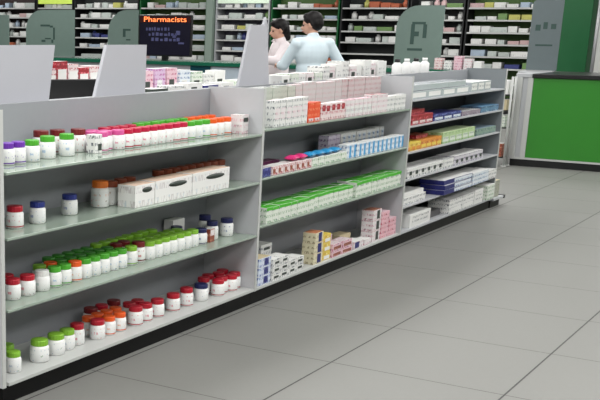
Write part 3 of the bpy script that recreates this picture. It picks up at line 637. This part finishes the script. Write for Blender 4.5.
for ui, (lab, yb, ya, back, side, rows, hdr, short) in enumerate(UN):
    wall_unit(lab, ya, yb, back, side, rows, hdr)
    for z in rows:
        if z < .8 or z > 2.0 or (ui == 6 and z < 1.2) or (ui in (0, 1) and z < 1.0): continue
        y = ya+.06
        while y < yb-.2:
            c = random.choice(pool)
            if ui == 8 and z > 1.6 and random.random() < .25: c = GOODS[4]
            if ui == 2 and 1.25 < z < 1.4: c = random.choice((GOODS[6], GOODS[2], GOODS[0]))
            if ui in (5, 6) and 1.9 < z < 2: c = random.choice((GOODS[7], GOODS[0], GOODS[4]))
            w = random.choice((.12, .16, .2, .26, .3)); h = random.choice((.06, .075, .09, .11)); bt = random.random() < .22
            if bt: w = .11; h = .14
            rep = 1
            nm = 'goods_bottle' if bt else 'goods_carton'
            o = link(nm, good(w, .2, h, c[0], bt), None, (18.13+random.uniform(-.01, .02), y+w/2, z+.0005))
            sh = words(rows.index(z)+1)
            tag(o, f'small {c[2]} {"bottle" if bt else "carton"} on {sh} shelf of {short}', 'bottle' if bt else 'box', f'{c[2]} {"bottles" if bt else "cartons"} on {sh} shelf of {short}')
            y += w+random.choice((.012, .03, .06))

# ------------------------------------------------------------------ people
def solid(b, name, m, parent, voxel=.008, smooth=6):
    """union of overlapping tapered limbs into one continuous surface"""
    me = b.mesh(name, m)
    o = bpy.data.objects.new(name, me); COL.objects.link(o)
    r = o.modifiers.new('r', 'REMESH'); r.mode = 'VOXEL'; r.voxel_size = voxel; r.use_smooth_shade = True
    s = o.modifiers.new('s', 'SMOOTH'); s.iterations = smooth; s.factor = .5
    dg = bpy.context.evaluated_depsgraph_get(); m2 = bpy.data.meshes.new_from_object(o.evaluated_get(dg)); m2.name = name
    bpy.data.objects.remove(o); bpy.data.meshes.remove(me)
    m2.materials.clear(); m2.materials.append(m)
    return link(name, m2, parent)
M_skin = mat('skin', (206, 160, 138), .5, .04, 12); M_hair = mat('dark_hair', (13, 9, 10), .55, .3, 60, 0, .25)
M_trous = mat('dark_trousers', (30, 31, 36), .7, .1); M_shoe = mat('black_shoe', (16, 16, 17), .4, .1); M_eye = mat('dark_eye', (26, 18, 16), .2, .1); M_lip = mat('lip', (150, 78, 76), .45, .05)
def hand(b, wrist, direc, palm_n, s=1):
    d = Vector(direc).normalized(); n = Vector(palm_n).normalized(); n = (n-d*n.dot(d)).normalized(); side = d.cross(n)*s
    w = Vector(wrist); k = w+d*.085
    for j in range(4):
        base = w+d*.02+side*(.018-.012*j); kn = k+side*(.030-.020*j)-d*(.004*abs(j-1.3))
        b.capsule(base, kn, .013, .0115)
        L = (.036, .042, .039, .030)[j]
        p1 = kn+d*L+n*.010; p2 = p1+d*L*.55+n*.020; p3 = p2+d*L*.3+n*.018
        b.capsule(kn, p1, .0095, .0088); b.capsule(p1, p2, .0088, .008); b.capsule(p2, p3, .008, .007)
    t0 = w+d*.02+side*.022; t1 = t0+side*.030+d*.028+n*.008; t2 = t1+d*.030+side*.008+n*.012
    b.capsule(t0, t1, .013, .011); b.capsule(t1, t2, .011, .009)
def person(label, loc, rz, H, head_yaw, head_pitch, arms, coat_m, hair_long):
    k = H/1.70
    t = thing('person', label, 'person', loc, rz); t.scale = (k, k, k)
    S = {-1: Vector((-.185, -.01, 1.40)), 1: Vector((.185, -.01, 1.40))}
    b = MB()
    # trunk and legs
    b.ball((0, 0, .95), (.155, .11, .13), 20).ball((0, .005, 1.12), (.135, .095, .17), 20).ball((0, 0, 1.30), (.165, .105, .17), 20)
    b.capsule((-.14, -.01, 1.385), (.14, -.01, 1.385), .045, .045)
    b.capsule((0, -.012, 1.40), (0, .012, 1.52), .058, .052)
    for s in (-1, 1):
        b.capsule((s*.085, 0, .92), (s*.095, .01, .50), .088, .056); b.capsule((s*.095, .01, .50), (s*.10, -.02, .10), .056, .038)
        b.capsule((s*.10, -.04, .045), (s*.11, .14, .030), .040, .030)
        el, wr, hd, pn = arms[s]
        b.capsule(S[s]-Vector((s*.01, 0, .01)), el, .045, .041); b.capsule(el, wr, .041, .027); hand(b, wr, hd, pn, s)
    # head
    hm = Matrix.Translation((0, .012, 1.50)) @ Matrix.Rotation(head_yaw, 4, 'Z') @ Matrix.Rotation(head_pitch, 4, 'X')
    hp = lambda x, y, z: hm @ Vector((x, y, z))
    hb = MB()
    hb.ball((0, -.005, .115), (.076, .095, .088), 24).ball((0, .028, .055), (.060, .066, .068), 20).ball((0, .062, .012), (.028, .026, .022), 14).capsule((0, 0, 0), (0, 0, .06), .052, .055)
    hb.capsule((0, .088, .085), (0, .112, .056), .009, .015).ball((.012, .098, .054), .009, 10).ball((-.012, .098, .054), .009, 10)
    for s in (-1, 1): hb.ball((s*.078, -.005, .072), (.012, .022, .034), 12); hb.capsule((s*.014, .088, .098), (s*.05, .076, .100), .009, .008)
    hb.ball((0, .090, .026), (.026, .013, .011), 12)
    for v in hb.bm.verts: v.co = hm @ v.co
    me = hb.mesh('tmp'); b.bm.from_mesh(me); bpy.data.meshes.remove(me)
    body = solid(b, 'body', M_skin, t, .0075, 4)
    for s in (-1, 1): obj('eye', MB().ball(hp(s*.032, .084, .080), (.0125, .0125, .008), 12), M_eye, t)
    mth = MB().ball((0, 0, 0), (.023, .008, .006), 12); o = obj('mouth', mth, M_lip, t); o.matrix_local = hm @ Matrix.Translation((0, .102, .024))
    # hair
    h = MB()
    h.ball((0, -.016, .130), (.087, .103, .086), 22).ball((0, -.05, .095), (.084, .072, .085), 18).ball((0, .05, .168), (.062, .04, .035), 14)
    for s in (-1, 1): h.capsule((s*.070, .0, .13), (s*.074, -.02, .075), .020, .018)
    if hair_long: h.capsule((0, -.085, .09), (0, -.10, -.03), .055, .04); h.ball((0, -.10, .13), .045, 14)
    for v in h.bm.verts: v.co = hm @ v.co
    solid(h, 'hair', M_hair, t, .007, 3)
    # coat
    c = MB()
    c.ball((0, 0, .95), (.180, .135, .16), 22).ball((0, .005, 1.12), (.165, .125, .20), 22).ball((0, 0, 1.29), (.190, .128, .19), 22)
    c.capsule((-.145, -.01, 1.395), (.140, -.01, 1.39), .062, .062).capsule((0, -.012, 1.40), (0, -.004, 1.455), .078, .066)
    c.capsule((-.07, 0, .95), (-.085, 0, .66), .12, .125).capsule((.07, 0, .95), (.085, 0, .66), .12, .125)
    for s in (-1, 1):
        el, wr, hd, pn = arms[s]
        el = Vector(el); wr = Vector(wr)
        c.ball(S[s]-Vector((0, 0, .014)), .067, 16); c.capsule(S[s]-Vector((0, 0, .014)), el, .062, .056); c.capsule(el, el.lerp(wr, .62 if s == -1 else .35), .059, .050)
    coat = solid(c, 'coat', coat_m, t, .010, 6)
    col = MB()
    for s in (-1, 1): col.prism([(s*.015, 1.475), (s*.075, 1.470), (s*.06, 1.40), (s*.02, 1.39)], 'y', .062, .074)
    obj('collar', col, coat_m, coat)
    tr = MB()
    for s in (-1, 1): tr.capsule((s*.088, 0, .80), (s*.095, .01, .50), .100, .072); tr.capsule((s*.095, .01, .50), (s*.10, -.02, .12), .071, .056)
    solid(tr, 'trousers', M_trous, t, .011, 5)
    for s in (-1, 1):
        sh = MB().capsule((s*.10, -.045, .052), (s*.112, .145, .040), .050, .040); sh.box(s*.106-.045, s*.106+.045, -.09, .18, .0, .03, .01)
        solid(sh, 'shoe', M_shoe, t, .008, 3)
    return t
# assistant seen from behind, head turned to the side, right elbow out, left hand forward
A = {1: ((.315, -.03, 1.19), (.25, .20, 1.10), (-.35, .9, -.1), (0, -.3, -1)), -1: ((-.27, .10, 1.17), (-.20, .34, 1.16), (.3, .95, .1), (0, 0, -1))}
person('person in pale blue coat seen from behind, head turned sideways', (7.665, 2.225, 0), -.66, 1.695, .80, -.12, A, mat('pale_blue_coat', (204, 219, 227), .7, .04, 10), False)
A2 = {1: ((.26, .06, 1.16), (.17, .28, 1.22), (-.5, .8, .1), (0, 0, -1)), -1: ((-.30, .12, 1.22), (-.16, .33, 1.24), (.6, .75, .1), (0, 0, -1))}
person('person in pinkish white coat with dark hair, facing the blue coat', (8.875, 3.195, 0), .75, 1.635, .05, -.2, A2, mat('pinkish_white_coat', (226, 216, 219), .7, .04, 10), True)

# ------------------------------------------------------------------ lights (ceiling troffers)
def area(x, y, sx, sy, e, col=(1, .985, .95)):
    l = bpy.data.lights.new('ceiling_troffer', 'AREA'); l.shape = 'RECTANGLE'; l.size = sx; l.size_y = sy; l.energy = e; l.color = (1, .992, .972)
    o = bpy.data.objects.new('ceiling_troffer', l); o.location = (x, y, 3.17); COL.objects.link(o)
for x in (-3, 0.2, 3.4, 6.6, 9.8, 13, 16.4):
    for y in (-4.2, -1.4, 1.6, 4.6, 8.2, 12, 15.5):
        if y > 6 and x < 6: continue
        area(x, y, 2.2, 1.0, 62*(1.45 if x < 1 and y < 0 else 1.3 if x < 1 else 1))
w = bpy.data.worlds.new('room_air'); w.use_nodes = True; w.node_tree.nodes['Background'].inputs[0].default_value = (.5, .5, .52, 1); w.node_tree.nodes['Background'].inputs[1].default_value = .2
SC.world = w

# ------------------------------------------------------------------ camera
cam = bpy.data.cameras.new('camera'); co = bpy.data.objects.new('camera', cam); COL.objects.link(co)
yaw, pitch, roll = math.radians(54.78214772), math.radians(-16.27135995), math.radians(.63464533)
fw = Vector((math.sin(yaw)*math.cos(pitch), math.cos(yaw)*math.cos(pitch), math.sin(pitch)))
rt = Vector((math.cos(yaw), -math.sin(yaw), 0)); up = rt.cross(fw)
rt2 = rt*math.cos(roll)+up*math.sin(roll); up2 = -rt*math.sin(roll)+up*math.cos(roll)
m = Matrix((rt2, up2, -fw)).transposed().to_4x4(); m.translation = (-3.35380554, -2.85853744, 1.53092468)
co.matrix_world = m
cam.sensor_width = 36; cam.lens = 1105.265*36/600
cam.shift_x = (300-97.46324718)/600; cam.shift_y = (349.38337394-200)/600
cam.clip_start = .05
SC.camera = co
SC.view_settings.view_transform = 'Standard'; SC.view_settings.look = 'None'; SC.view_settings.gamma = 1; SC.view_settings.use_curve_mapping = False
SC.view_settings.exposure = -0.34
